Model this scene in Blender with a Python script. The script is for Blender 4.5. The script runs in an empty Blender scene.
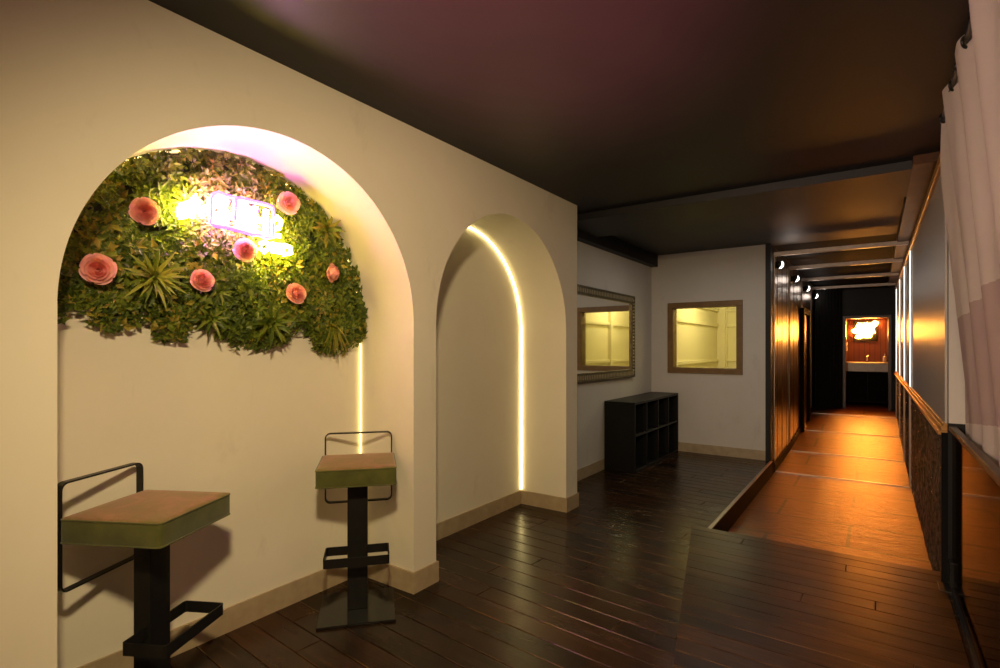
import bpy, bmesh, math, random
from mathutils import Vector, Matrix
random.seed(7)
PI = math.pi
S = bpy.context.scene
COL = S.collection

# ------------------------------------------------------------------ camera
CAMZ, F_PX, YAW, HOR = 1.4, 530.0, math.radians(35.28), 348.0
cam_d = bpy.data.cameras.new('camera')
cam = bpy.data.objects.new('camera', cam_d)
COL.objects.link(cam)
cam.location = (0, 0, CAMZ)
cam.rotation_euler = (PI/2, 0, YAW)
cam_d.sensor_width = 36.0
cam_d.lens = F_PX/1000*36.0
cam_d.shift_y = 0.014
cam_d.clip_start = 0.02
S.camera = cam

# ------------------------------------------------------------------ material helpers
def new_mat(name):
    m = bpy.data.materials.new(name)
    m.use_nodes = True
    nt = m.node_tree
    return m, nt, nt.nodes['Principled BSDF']

def link(nt, a, b): nt.links.new(a, b)

def ramp(nt, fac, stops):
    r = nt.nodes.new('ShaderNodeValToRGB')
    el = r.color_ramp.elements
    el[0].position, el[0].color = stops[0][0], (*stops[0][1], 1)
    el[1].position, el[1].color = stops[-1][0], (*stops[-1][1], 1)
    for p, c in stops[1:-1]:
        e = el.new(p); e.color = (*c, 1)
    link(nt, fac, r.inputs['Fac'])
    return r.outputs['Color']

def coords(nt, scale=(1, 1, 1), rot=(0, 0, 0), loc=(0, 0, 0)):
    tc = nt.nodes.new('ShaderNodeTexCoord')
    mp = nt.nodes.new('ShaderNodeMapping')
    mp.inputs['Scale'].default_value = scale
    mp.inputs['Rotation'].default_value = rot
    mp.inputs['Location'].default_value = loc
    link(nt, tc.outputs['Object'], mp.inputs['Vector'])
    return mp.outputs['Vector']

def noise(nt, vec, scale=5, detail=4, rough=.55, dist=0):
    n = nt.nodes.new('ShaderNodeTexNoise')
    n.inputs['Scale'].default_value = scale
    n.inputs['Detail'].default_value = detail
    n.inputs['Roughness'].default_value = rough
    n.inputs['Distortion'].default_value = dist
    if vec is not None: link(nt, vec, n.inputs['Vector'])
    return n.outputs['Fac']

def bump(nt, height, bsdf, strength=.2, dist=.01, normal=None):
    b = nt.nodes.new('ShaderNodeBump')
    b.inputs['Strength'].default_value = strength
    b.inputs['Distance'].default_value = dist
    link(nt, height, b.inputs['Height'])
    if normal is not None: link(nt, normal, b.inputs['Normal'])
    link(nt, b.outputs['Normal'], bsdf.inputs['Normal'])
    return b.outputs['Normal']

def mul(nt, a, b, fac=1.0, mode='MULTIPLY'):
    m = nt.nodes.new('ShaderNodeMix')
    m.data_type = 'RGBA'; m.blend_type = mode
    m.inputs['Factor'].default_value = fac
    link(nt, a, m.inputs['A']); link(nt, b, m.inputs['B'])
    return m.outputs['Result']

def simple(name, c1, c2=None, rough=.5, metal=0.0, scale=8, bump_s=0.0, spec=.5, sheen=0):
    m, nt, b = new_mat(name)
    c2 = c2 or tuple(x*.8 for x in c1)
    v = coords(nt)
    n = noise(nt, v, scale)
    link(nt, ramp(nt, n, [(.3, c1), (.7, c2)]), b.inputs['Base Color'])
    b.inputs['Roughness'].default_value = rough
    b.inputs['Metallic'].default_value = metal
    b.inputs['Specular IOR Level'].default_value = spec
    if sheen: b.inputs['Sheen Weight'].default_value = sheen
    if bump_s: bump(nt, noise(nt, v, scale*6), b, bump_s, .005)
    return m

def emit(name, col, strength):
    m, nt, b = new_mat(name)
    b.inputs['Base Color'].default_value = (.8, .8, .8, 1)
    b.inputs['Emission Color'].default_value = (*col, 1)
    b.inputs['Emission Strength'].default_value = strength
    return m

def plaster(name, c1, c2, stain=.12):
    m, nt, b = new_mat(name)
    v = coords(nt)
    n = noise(nt, v, 1.3, 6, .6)
    base = ramp(nt, n, [(.35, c1), (.68, c2)])
    sm = noise(nt, coords(nt, (1, 1, .45)), 3.1, 5, .7, .6)
    st = ramp(nt, sm, [(.60, (1, 1, 1)), (.74, (1-stain, 1-stain*1.1, 1-stain*1.25))])
    link(nt, mul(nt, base, st), b.inputs['Base Color'])
    b.inputs['Roughness'].default_value = .62
    b.inputs['Specular IOR Level'].default_value = .3
    bump(nt, noise(nt, v, 60, 3), b, .06, .003)
    return m

M = {}
M['plaster'] = plaster('plaster_cream', (.74, .69, .57), (.69, .64, .52))
M['plaster_grey'] = plaster('plaster_grey', (.60, .57, .52), (.55, .52, .47))
M['stone_skirt'] = simple('skirting_stone', (.42, .33, .21), (.33, .25, .155), .45, scale=14, bump_s=.06)
M['black_metal'] = simple('black_steel', (.006, .006, .006), (.010, .0095, .009), .36, 0, 20, 0, .35)
M['black_gloss'] = simple('black_gloss_steel', (.006, .006, .006), (.009, .009, .008), .12, 0, 20, 0, .5)
M['black_paint'] = simple('black_paint', (.005, .005, .005), (.008, .0075, .007), .5, 0, 6, .05, .25)
M['black_matte'] = simple('black_matte', (.005, .005, .005), (.008, .007, .007), .7, 0, 6, 0, .06)

def ceiling_mat():
    m, nt, b = new_mat('ceiling_black_satin')
    v = coords(nt)
    link(nt, ramp(nt, noise(nt, v, 2), [(.3, (.010, .009, .009)), (.7, (.014, .0125, .0125))]), b.inputs['Base Color'])
    b.inputs['Roughness'].default_value = .55
    b.inputs['Specular IOR Level'].default_value = .5
    bump(nt, noise(nt, v, 7, 3), b, .08, .01)
    return m
M['ceiling'] = ceiling_mat()

def planks(name, rot, cols, rough=(.2, .42), off=(0, 0, 0), scuff=.05, spec=.3):
    """stained boards: tone per board, grain along the board, rubbed scuffs"""
    m, nt, b = new_mat(name)
    at = nt.nodes.new('ShaderNodeAttribute'); at.attribute_name = 'tone'
    base = ramp(nt, at.outputs['Fac'], [(0, cols[0]), (.5, cols[1]), (1, cols[2])])
    ed = nt.nodes.new('ShaderNodeAttribute'); ed.attribute_name = 'rim'
    g = noise(nt, coords(nt, (1.6, 24, 1), (0, 0, rot), off), 1.5, 8, .65, .4)
    c = mul(nt, base, ramp(nt, g, [(.3, (.4, .38, .36)), (.55, (1, 1, 1)), (.78, (1.7, 1.5, 1.25))]))
    wear = noise(nt, coords(nt, (.9, 1.6, 1), (0, 0, rot), off), 1.7, 5, .65, .5)
    c = mul(nt, c, ramp(nt, wear, [(.35, (.6, .6, .62)), (.68, (1.6, 1.4, 1.2))]))
    sc = noise(nt, coords(nt, (1.0, 15, 1), (0, 0, rot), off), 2.2, 9, .75, .6)
    c = mul(nt, c, ramp(nt, sc, [(.60, (0, 0, 0)), (.74, (scuff, scuff*.62, scuff*.28))]), 1, 'ADD')
    en = noise(nt, coords(nt, (1.5, 4, 1), (0, 0, rot), off), 1.4, 7, .7)
    em = mul(nt, ed.outputs['Color'], ramp(nt, en, [(.45, (0, 0, 0)), (.62, (scuff*1.7, scuff*1.0, scuff*.45))]))
    c = mul(nt, c, em, 1, 'ADD')
    link(nt, c, b.inputs['Base Color'])
    rr = nt.nodes.new('ShaderNodeMapRange')
    rr.inputs['To Min'].default_value = rough[0]; rr.inputs['To Max'].default_value = rough[1]
    link(nt, noise(nt, coords(nt, (1, 3, 1), (0, 0, rot)), 2.5, 6, .6), rr.inputs['Value'])
    link(nt, rr.outputs['Result'], b.inputs['Roughness'])
    b.inputs['Specular IOR Level'].default_value = spec
    bump(nt, g, b, .3, .004)
    return m
M['floor'] = planks('dark_floorboards', math.radians(4), ((.014, .0075, .004), (.022, .0105, .005), (.034, .015, .0065)), (.14, .36))
M['ramp'] = planks('dark_ramp_boards', 0, ((.018, .009, .0045), (.026, .012, .0055), (.038, .017, .007)), (.24, .44), (.3, .05, 0), .035, .16)
M['gap'] = simple('board_gap', (.007, .004, .002), (.009, .005, .003), .9, 0, 5, 0, .1)

def slate():
    m, nt, b = new_mat('corridor_stone_tiles')
    v = coords(nt, (1, 1, 0), (0, 0, 0), (.18, .55, 0))
    br = nt.nodes.new('ShaderNodeTexBrick')
    br.offset = .5
    br.inputs['Scale'].default_value = 1
    br.inputs['Brick Width'].default_value = 1.15
    br.inputs['Row Height'].default_value = .62
    br.inputs['Mortar Size'].default_value = .016
    br.inputs['Mortar Smooth'].default_value = .3
    br.inputs['Color1'].default_value = (.175, .060, .013, 1)
    br.inputs['Color2'].default_value = (.12, .040, .009, 1)
    br.inputs['Mortar'].default_value = (.012, .006, .002, 1)
    link(nt, v, br.inputs['Vector'])
    n = noise(nt, coords(nt, (1, 1.6, 1)), 5, 8, .68, 1.3)
    c = mul(nt, br.outputs['Color'], ramp(nt, n, [(.3, (.6, .56, .5)), (.7, (1.15, 1.1, 1.0))]))
    link(nt, c, b.inputs['Base Color'])
    b.inputs['Roughness'].default_value = .3
    n1 = bump(nt, br.outputs['Fac'], b, -.5, .006)
    bump(nt, n, b, .55, .02, n1)
    return m
M['slate'] = slate()

def ribbed(name, c1, c2, rough, metal, axis='Y', freq=9.0, strength=.35, fine=60):
    """Brushed satin panel with vertical joints and a fine vertical grain."""
    m, nt, b = new_mat(name)
    sc = (0, 1, 0) if axis == 'Y' else (1, 0, 0)
    v = coords(nt, sc)
    n = noise(nt, coords(nt, tuple(x*fine for x in sc)), 1.0, 3, .6)
    w = nt.nodes.new('ShaderNodeTexWave')
    w.wave_type = 'BANDS'; w.bands_direction = axis; w.wave_profile = 'SIN'
    w.inputs['Scale'].default_value = freq
    link(nt, v, w.inputs['Vector'])
    jd = .15 if freq > .5 else 1.0
    joint = ramp(nt, w.outputs['Fac'], [(0, (jd, jd, jd)), (.012, (jd, jd, jd)), (.035, (1, 1, 1))])
    base = ramp(nt, n, [(.3, c1), (.7, c2)])
    link(nt, mul(nt, base, joint), b.inputs['Base Color'])
    b.inputs['Roughness'].default_value = rough
    b.inputs['Metallic'].default_value = metal
    n1 = bump(nt, n, b, strength, .004)
    return m
M['bronze'] = ribbed('bronze_satin_panel', (.20, .115, .055), (.12, .066, .03), .29, .85, 'Y', .63, .5, 45)
M['grey_panel'] = ribbed('grey_satin_panel', (.42, .385, .35), (.37, .34, .31), .36, .15, 'Y', .19, .35, 45)
M['slats'] = ribbed('red_brown_slats', (.10, .022, .008), (.07, .015, .006), .5, 0, 'X', 3.2, .3, 30)
M['gold_trim'] = simple('golden_wood_trim', (.46, .24, .075), (.36, .18, .05), .32, .25, 10)
M['copper_soffit'] = simple('copper_brown_gloss', (.10, .04, .014), (.06, .025, .009), .42, 0, 7, 0, .25)
M['dark_rail'] = simple('dark_brown_rail', (.06, .028, .018), (.04, .02, .013), .35, 0, 12)
M['alu'] = simple('pale_metal_profile', (.62, .57, .52), (.55, .50, .45), .35, .6, 20)
M['alu_dim'] = simple('brown_grey_profile', (.40, .33, .28), (.32, .26, .22), .38, .6, 20)
M['chrome'] = simple('chrome', (.8, .8, .8), (.74, .74, .74), .12, 1, 20)
M['counter_metal'] = simple('grey_counter_edge', (.26, .22, .18), (.21, .18, .15), .35, .5, 10)
M['white_plastic'] = simple('white_plastic', (.72, .68, .62), (.66, .62, .56), .4, 0, 10)
M['skirt_brown'] = simple('brown_riser_board', (.014, .006, .003), (.009, .004, .002), .6, 0, 9, .1, .08)

def mosaic():
    m, nt, b = new_mat('black_glossy_relief')
    v = coords(nt, (1, 1, 1))
    vo = nt.nodes.new('ShaderNodeTexVoronoi')
    vo.inputs['Scale'].default_value = 26
    link(nt, v, vo.inputs['Vector'])
    n = noise(nt, v, 38, 5, .7, 2)
    link(nt, ramp(nt, vo.outputs['Color'], [(.25, (.004, .004, .004)), (.9, (.022, .019, .016))]), b.inputs['Base Color'])
    b.inputs['Roughness'].default_value = .26
    n1 = bump(nt, vo.outputs['Distance'], b, 1, .03)
    bump(nt, n, b, .9, .02, n1)
    return m
M['mosaic'] = mosaic()

def velvet():
    m, nt, b = new_mat('olive_velvet_pink_lit')
    v = coords(nt)
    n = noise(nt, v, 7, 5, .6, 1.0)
    link(nt, ramp(nt, n, [(.36, (.125, .105, .028)), (.52, (.165, .11, .042)), (.68, (.24, .125, .07))]), b.inputs['Base Color'])  # brown nap patches, with pink light on the seat top painted in
    b.inputs['Roughness'].default_value = .8
    b.inputs['Specular IOR Level'].default_value = .2
    b.inputs['Sheen Weight'].default_value = .45
    b.inputs['Sheen Roughness'].default_value = .4
    b.inputs['Sheen Tint'].default_value = (1, .72, .6, 1)
    bump(nt, noise(nt, v, 220, 2), b, .15, .002)
    return m
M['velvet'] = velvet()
M['velvet_side'] = simple('olive_velvet_side', (.085, .088, .018), (.055, .058, .012), .8, 0, 12, .1, .2, .25)

def leafm(name, c1, c2):
    m, nt, b = new_mat(name)
    v = coords(nt)
    link(nt, ramp(nt, noise(nt, v, 9, 3), [(.3, c1), (.7, c2)]), b.inputs['Base Color'])
    b.inputs['Roughness'].default_value = .45
    b.inputs['Specular IOR Level'].default_value = .35
    tr = nt.nodes.new('ShaderNodeBsdfTranslucent')
    tr.inputs['Color'].default_value = (c1[0]*1.3, c1[1]*1.3, c1[2], 1)
    mx = nt.nodes.new('ShaderNodeMixShader'); mx.inputs['Fac'].default_value = .2
    out = nt.nodes['Material Output']
    link(nt, b.outputs['BSDF'], mx.inputs[1]); link(nt, tr.outputs['BSDF'], mx.inputs[2])
    link(nt, mx.outputs['Shader'], out.inputs['Surface'])
    return m
M['leaf_dark'] = leafm('leaf_dark_green', (.055, .090, .010), (.080, .115, .014))
M['leaf_mid'] = leafm('leaf_mid_green', (.135, .185, .018), (.175, .205, .022))
M['leaf_olive'] = leafm('leaf_olive', (.27, .245, .03), (.29, .22, .033))
M['leaf_yellow'] = leafm('leaf_yellow_green', (.36, .36, .05), (.22, .27, .04))
M['petal'] = leafm('rose_petal_pink', (.90, .50, .48), (.86, .44, .43))
M['petal_deep'] = leafm('rose_petal_deep', (.88, .43, .40), (.83, .36, .35))
M['leaf_back'] = simple('foliage_backing', (.02, .035, .01), (.03, .045, .012), .8)

M['led'] = emit('led_warm', (1, .80, .34), 7)
M['led_dim'] = emit('led_warm_dim', (1, .76, .26), 3)
M['led_white'] = emit('led_white', (1, .88, .74), 3.5)
M['lamp_white'] = emit('lamp_white', (1, .93, .88), 6)
M['neon_white'] = emit('neon_white', (.92, .22, .85), 90)
M['neon_purple'] = emit('neon_purple', (.24, .012, .62), 2.9)
M['neon_yellow'] = emit('neon_yellow', (1, .78, .08), 95)
M['neon_orange'] = emit('neon_orange', (1, .36, .05), 230)

def mirror_mat():
    m, nt, b = new_mat('mirror_glass')
    b.inputs['Base Color'].default_value = (.86, .86, .82, 1)
    b.inputs['Metallic'].default_value = 1
    b.inputs['Roughness'].default_value = .035
    return m
M['mirror'] = mirror_mat()

def glass(name, tint, gloss=.12, body=None):
    m, nt, b = new_mat(name)
    nt.nodes.remove(b)
    tr = nt.nodes.new('ShaderNodeBsdfTransparent'); tr.inputs['Color'].default_value = (*tint, 1)
    gl = nt.nodes.new('ShaderNodeBsdfGlossy'); gl.inputs['Roughness'].default_value = .05
    gl.inputs['Color'].default_value = (.7, .62, .56, 1)
    fr = nt.nodes.new('ShaderNodeFresnel'); fr.inputs['IOR'].default_value = 1.16
    mx = nt.nodes.new('ShaderNodeMixShader')
    link(nt, fr.outputs['Fac'], mx.inputs['Fac'])
    link(nt, tr.outputs['BSDF'], mx.inputs[1]); link(nt, gl.outputs['BSDF'], mx.inputs[2])
    link(nt, mx.outputs['Shader'], nt.nodes['Material Output'].inputs['Surface'])
    return m
M['glass_clear'] = glass('window_glass', (.95, .95, .92))
M['glass_brown'] = glass('smoked_brown_glass', (.62, .44, .35))

def sheer():
    m, nt, b = new_mat('sheer_curtain')
    v = coords(nt)
    # a darker mauve band with stepped edges across the drop
    sep = nt.nodes.new('ShaderNodeSeparateXYZ'); link(nt, v, sep.inputs['Vector'])
    w = noise(nt, coords(nt, (0, 260, 260)), 1, 2)
    n = noise(nt, v, 3, 3)
    base = ramp(nt, n, [(.3, (.74, .65, .59)), (.7, (.68, .585, .53))])
    st = nt.nodes.new('ShaderNodeMath'); st.operation = 'SNAP'; st.inputs[1].default_value = .045
    link(nt, sep.outputs['Y'], st.inputs[0])
    sl = nt.nodes.new('ShaderNodeMath'); sl.operation = 'MULTIPLY_ADD'
    sl.inputs[1].default_value = .10
    link(nt, st.outputs[0], sl.inputs[0]); link(nt, sep.outputs['Z'], sl.inputs[2])
    band = ramp(nt, sl.outputs[0], [(0, (1, 1, 1)), (1, (1, 1, 1))])
    r = band.node.color_ramp
    r.interpolation = 'CONSTANT'
    mr = nt.nodes.new('ShaderNodeMapRange'); mr.inputs['From Min'].default_value = 0; mr.inputs['From Max'].default_value = 3
    link(nt, sl.outputs[0], mr.inputs['Value'])
    link(nt, mr.outputs['Result'], band.node.inputs['Fac'])
    e = r.elements.new(.415); e.color = (1, 1, 1, 1)
    e = r.elements.new(.455); e.color = (.74, .64, .66, 1)
    e = r.elements.new(.64); e.color = (1, 1, 1, 1)
    c = mul(nt, base, band)
    d = nt.nodes.new('ShaderNodeBsdfDiffuse'); link(nt, c, d.inputs['Color'])
    t = nt.nodes.new('ShaderNodeBsdfTranslucent'); link(nt, c, t.inputs['Color'])
    tr = nt.nodes.new('ShaderNodeBsdfTransparent')
    a = nt.nodes.new('ShaderNodeMixShader'); a.inputs['Fac'].default_value = .35
    link(nt, d.outputs[0], a.inputs[1]); link(nt, t.outputs[0], a.inputs[2])
    z = nt.nodes.new('ShaderNodeMixShader')
    al = nt.nodes.new('ShaderNodeMapRange'); al.inputs['To Min'].default_value = .85; al.inputs['To Max'].default_value = .98
    link(nt, w, al.inputs['Value']); link(nt, al.outputs['Result'], z.inputs['Fac'])
    link(nt, tr.outputs[0], z.inputs[1]); link(nt, a.outputs[0], z.inputs[2])
    nt.nodes.remove(b)
    link(nt, z.outputs[0], nt.nodes['Material Output'].inputs['Surface'])
    return m
M['sheer'] = sheer()
M['black_cloth'] = simple('black_drape', (.004, .0045, .004), (.007, .007, .006), .8, 0, 10, 0, .15, .05)
M['frame_wood'] = simple('brown_window_frame', (.20, .105, .028), (.15, .078, .02), .5, 0, 12, .05)
M['yellow_room'] = plaster('pale_yellow_boards', (.80, .74, .50), (.76, .70, .46), .04)
M['tube_off'] = simple('clear_acrylic', (.5, .48, .52), (.45, .43, .47), .3)

def antique():
    m, nt, b = new_mat('antique_ribbed_silver')
    v = coords(nt)
    n = noise(nt, v, 30, 4)
    link(nt, ramp(nt, n, [(.3, (.17, .14, .08)), (.7, (.08, .065, .04))]), b.inputs['Base Color'])
    b.inputs['Metallic'].default_value = .7; b.inputs['Roughness'].default_value = .4
    return m
M['antique'] = antique()
M['antique_rib'] = simple('pale_silver_gilt', (.52, .46, .33), (.36, .31, .21), .38, .6, 40)  # ribs paler than the frame base so the ribbing reads

# ------------------------------------------------------------------ mesh helpers
def tag(o, label=None, cat=None, group=None, kind=None):
    if label: o['label'] = label
    if cat: o['category'] = cat
    if group: o['group'] = group
    if kind: o['kind'] = kind
    return o

def empty(name, loc=(0, 0, 0), rz=0, label=None, cat=None, group=None):
    o = bpy.data.objects.new(name, None)
    o.empty_display_size = .1
    COL.objects.link(o)
    o.location = loc; o.rotation_euler = (0, 0, rz)
    return tag(o, label, cat, group)

def obj(name, bm, mats, parent=None, smooth=False):
    me = bpy.data.meshes.new(name)
    bmesh.ops.recalc_face_normals(bm, faces=bm.faces[:])
    bm.to_mesh(me); bm.free()
    for mm in (mats if isinstance(mats, (list, tuple)) else [mats]): me.materials.append(mm)
    if smooth:
        for p in me.polygons: p.use_smooth = True
    o = bpy.data.objects.new(name, me)
    COL.objects.link(o)
    if parent is not None: o.parent = parent
    return o

def raw(name, verts, faces, mats, parent=None, mi=None, smooth=False):
    me = bpy.data.meshes.new(name)
    me.from_pydata(verts, [], faces); me.update()
    for mm in (mats if isinstance(mats, (list, tuple)) else [mats]): me.materials.append(mm)
    if mi: me.polygons.foreach_set('material_index', mi)
    if smooth: me.polygons.foreach_set('use_smooth', [True]*len(faces))
    o = bpy.data.objects.new(name, me)
    COL.objects.link(o)
    if parent is not None: o.parent = parent
    return o

def box(bm, x0, x1, y0, y1, z0, z1, bev=0, seg=2, mi=0):
    g = bmesh.ops.create_cube(bm, size=1)
    vs = g['verts']
    bmesh.ops.scale(bm, vec=(x1-x0, y1-y0, z1-z0), verts=vs)
    bmesh.ops.translate(bm, vec=((x0+x1)/2, (y0+y1)/2, (z0+z1)/2), verts=vs)
    fs = set(f for v in vs for f in v.link_faces)
    for f in fs: f.material_index = mi
    if bev:
        es = list(set(e for v in vs for e in v.link_edges))
        bmesh.ops.bevel(bm, geom=es, offset=bev, segments=seg, affect='EDGES', profile=.5)
    return bm

def BX(*a, **k): return box(bmesh.new(), *a, **k)

def cyl(bm, c, r, h, axis='Z', seg=24, r2=None):
    g = bmesh.ops.create_cone(bm, cap_ends=True, segments=seg, radius1=r, radius2=r if r2 is None else r2, depth=h)
    rot = {'Z': Matrix(), 'X': Matrix.Rotation(PI/2, 4, 'Y'), 'Y': Matrix.Rotation(-PI/2, 4, 'X')}[axis]
    bmesh.ops.transform(bm, matrix=Matrix.Translation(c) @ rot, verts=g['verts'])
    return bm

def tube(bm, pts, r, seg=8, closed=False):
    pts = [Vector(p) for p in pts]; n = len(pts)
    rings = []
    prev = None
    for i in range(n):
        if closed: t = pts[(i+1) % n]-pts[i-1]
        else: t = pts[min(i+1, n-1)]-pts[max(i-1, 0)]
        t.normalize()
        if prev is None:
            a = Vector((0, 0, 1)) if abs(t.z) < .9 else Vector((1, 0, 0))
            nrm = t.cross(a).normalized()
        else:
            nrm = (prev - t*prev.dot(t)).normalized()
        prev = nrm
        bn = t.cross(nrm)
        rings.append([bm.verts.new(pts[i]+nrm*(r*math.cos(2*PI*k/seg))+bn*(r*math.sin(2*PI*k/seg))) for k in range(seg)])
    m = n if closed else n-1
    for i in range(m):
        A, B = rings[i], rings[(i+1) % n]
        for k in range(seg):
            bm.faces.new((A[k], A[(k+1) % seg], B[(k+1) % seg], B[k]))
    if not closed:
        bm.faces.new(rings[0][::-1]); bm.faces.new(rings[-1])
    return bm

def rrect(w, h, r, n=6):
    """closed rounded-rectangle path, centred, in 2D"""
    pts = []
    for cx, cy, a0 in ((w/2-r, h/2-r, 0), (-w/2+r, h/2-r, PI/2), (-w/2+r, -h/2+r, PI), (w/2-r, -h/2+r, 1.5*PI)):
        for k in range(n+1):
            a = a0+PI/2*k/n
            pts.append((cx+r*math.cos(a), cy+r*math.sin(a)))
    return pts

def strip_ring(bm, outer, inner, to3, w0, w1):
    """flat-bar loop between two closed 2D paths, extruded from w0 to w1"""
    n = len(outer)
    V = [[bm.verts.new(to3(p, w)) for p in path] for path in (outer, inner) for w in (w0, w1)]
    for i in range(n):
        j = (i+1) % n
        bm.faces.new((V[0][i], V[0][j], V[1][j], V[1][i]))
        bm.faces.new((V[2][i], V[3][i], V[3][j], V[2][j]))
        bm.faces.new((V[0][i], V[2][i], V[2][j], V[0][j]))
        bm.faces.new((V[1][i], V[1][j], V[3][j], V[3][i]))
    return bm

def path_board(bm, path, t, z0, z1):
    """board that follows an open plan path, mitred, lying on the right hand side"""
    P = [Vector(p) for p in path]; n = len(P)
    off = []
    for i in range(n):
        ds = []
        if i > 0: ds.append((P[i]-P[i-1]).normalized())
        if i < n-1: ds.append((P[i+1]-P[i]).normalized())
        ns = [Vector((d.y, -d.x)) for d in ds]
        m = ns[0] if len(ns) == 1 else ns[0]+ns[1]
        if len(ns) == 2: m = m/(1+ns[0].dot(ns[1]))
        off.append(P[i]+m*t)
    V = [[bm.verts.new((p.x, p.y, z)) for p in pp] for pp in (P, off) for z in (z0, z1)]
    for i in range(n-1):
        bm.faces.new((V[0][i], V[0][i+1], V[1][i+1], V[1][i]))
        bm.faces.new((V[2][i], V[3][i], V[3][i+1], V[2][i+1]))
        bm.faces.new((V[1][i], V[1][i+1], V[3][i+1], V[3][i]))
        bm.faces.new((V[0][i], V[2][i], V[2][i+1], V[0][i+1]))
    for i in (0, n-1): bm.faces.new((V[0][i], V[1][i], V[3][i], V[2][i]))
    return bm

def struct(name, bm, m, parent=None, smooth=False):
    o = obj(name, bm, m, parent, smooth)
    if parent is None: o['kind'] = 'structure'
    return o

def copy_tree(o, parent=None):
    c = o.copy(); COL.objects.link(c)
    if parent is not None: c.parent = parent
    for ch in list(o.children): copy_tree(ch, c)
    return c

# ------------------------------------------------------------------ key dimensions (metres)
XW, XB, XA = -2.15, -2.61, -2.56          # wall face, niche backs, alcove wall
CEIL = 2.66
N1, N2 = (.57, 2.185), (2.375, 4.015)        # niches along the wall
WEND, YB = 4.22, 7.30                     # end of the thick wall, alcove back wall
XC0, XC1 = -1.05, .35                     # corridor sides
YEND = 13.2
SPR = 1.54

def floor_z(y):
    t = [(4.0, -.185), (7.3, -.175), (8.95, -.13), (10.6, -.03), (12.25, .10), (13.6, .18), (16, .18)]
    for (a, za), (b, zb) in zip(t, t[1:]):
        if y <= b: return za+(zb-za)*(max(y, a)-a)/(b-a)
    return .18

# ------------------------------------------------------------------ setting
def boards(name, clips, ang, x0, x1, y0, y1, width, gap, length, z0, z1, mat, tilt=.004, seed=1, vary=.0006):
    """floor of individual boards (one mesh) running along local x, clipped to a region; returns the object"""
    rnd = random.Random(seed)
    bm = bmesh.new()
    tl = bm.faces.layers.float.new('tone'); rl = bm.faces.layers.float.new('rim')
    y = y0; row = 0
    while y < y1:
        x = x0-rnd.random()*length
        while x < x1:
            L = length*rnd.uniform(.75, 1.25)
            b2 = bmesh.new()
            box(b2, x, x+L-gap*.7, y, y+width-gap, z0, z1)
            dz = rnd.uniform(-vary, 0); tx = rnd.uniform(-tilt, tilt)
            for v in b2.verts:
                if v.co.z > (z0+z1)/2: v.co.z += dz+tx*(v.co.y-y-width/2)
            es = [e for e in b2.edges if all(v.co.z > (z0+z1)/2 for v in e.verts)]
            bmesh.ops.bevel(b2, geom=es, offset=.003, segments=1, affect='EDGES')
            tone = rnd.random()
            vm = {v: bm.verts.new(v.co) for v in b2.verts}
            for f in b2.faces:
                nf = bm.faces.new([vm[v] for v in f.verts]); nf[tl] = tone
                nf[rl] = 1.0 if f.calc_area() < .02*L and f.normal.z > .3 else 0.0
            b2.free()
            x += L
        y += width; row += 1
    bmesh.ops.rotate(bm, verts=bm.verts, cent=(0, 0, 0), matrix=Matrix.Rotation(ang, 3, 'Z'))
    for co, no in clips:
        bmesh.ops.bisect_plane(bm, geom=bm.verts[:]+bm.edges[:]+bm.faces[:], plane_co=co, plane_no=no, clear_outer=True)
    return obj(name, bm, mat)
struct('floor', BX(-2.9, -1.04, -2.6, 7.5, -.3, -.006), M['gap'])
struct('floor', BX(-1.04, .62, -2.6, 4.20, -.3, -.006), M['gap'])
BA = math.radians(-4)
o = boards('floor', [((-1.04, 0, 0), (1, 0, 0)), ((-2.8, 0, 0), (-1, 0, 0)), ((0, -.5, 0), (0, -1, 0)), ((0, 7.45, 0), (0, 1, 0))], BA, -3.6, -.4, -1.0, 7.6, .135, .0045, 1.7, -.02, 0, M['floor'], .004, 3)
o['kind'] = 'structure'
o = boards('floor', [((-1.04, 0, 0), (-1, 0, 0)), ((.62, 0, 0), (1, 0, 0)), ((0, -.5, 0), (0, -1, 0)), ((0, 4.2, 0), (0, 1, 0))], BA, -1.8, 1.0, -1.0, 4.4, .135, .0045, 1.7, -.02, 0, M['floor'], .004, 3)
o['kind'] = 'structure'
bm = bmesh.new()
ys = [4.2+.1*i for i in range(int((15.2-4.2)/.1)+1)]
for x0, x1 in ((XC0, XC1+.27),):
    T = [[bm.verts.new((x, y, z)) for y in ys for z in ()] for x in ()]
    a = [bm.verts.new((x0, y, floor_z(y))) for y in ys]; b = [bm.verts.new((x1, y, floor_z(y))) for y in ys]
    c = [bm.verts.new((x0, y, -.4)) for y in ys]; d = [bm.verts.new((x1, y, -.4)) for y in ys]
    for i in range(len(ys)-1):
        bm.faces.new((a[i], b[i], b[i+1], a[i+1])); bm.faces.new((c[i], c[i+1], d[i+1], d[i]))
        bm.faces.new((a[i], a[i+1], c[i+1], c[i])); bm.faces.new((b[i], d[i], d[i+1], b[i+1]))
    bm.faces.new((a[0], c[0], d[0], b[0])); bm.faces.new((a[-1], b[-1], d[-1], c[-1]))
struct('floor', bm, M['slate'])

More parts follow.
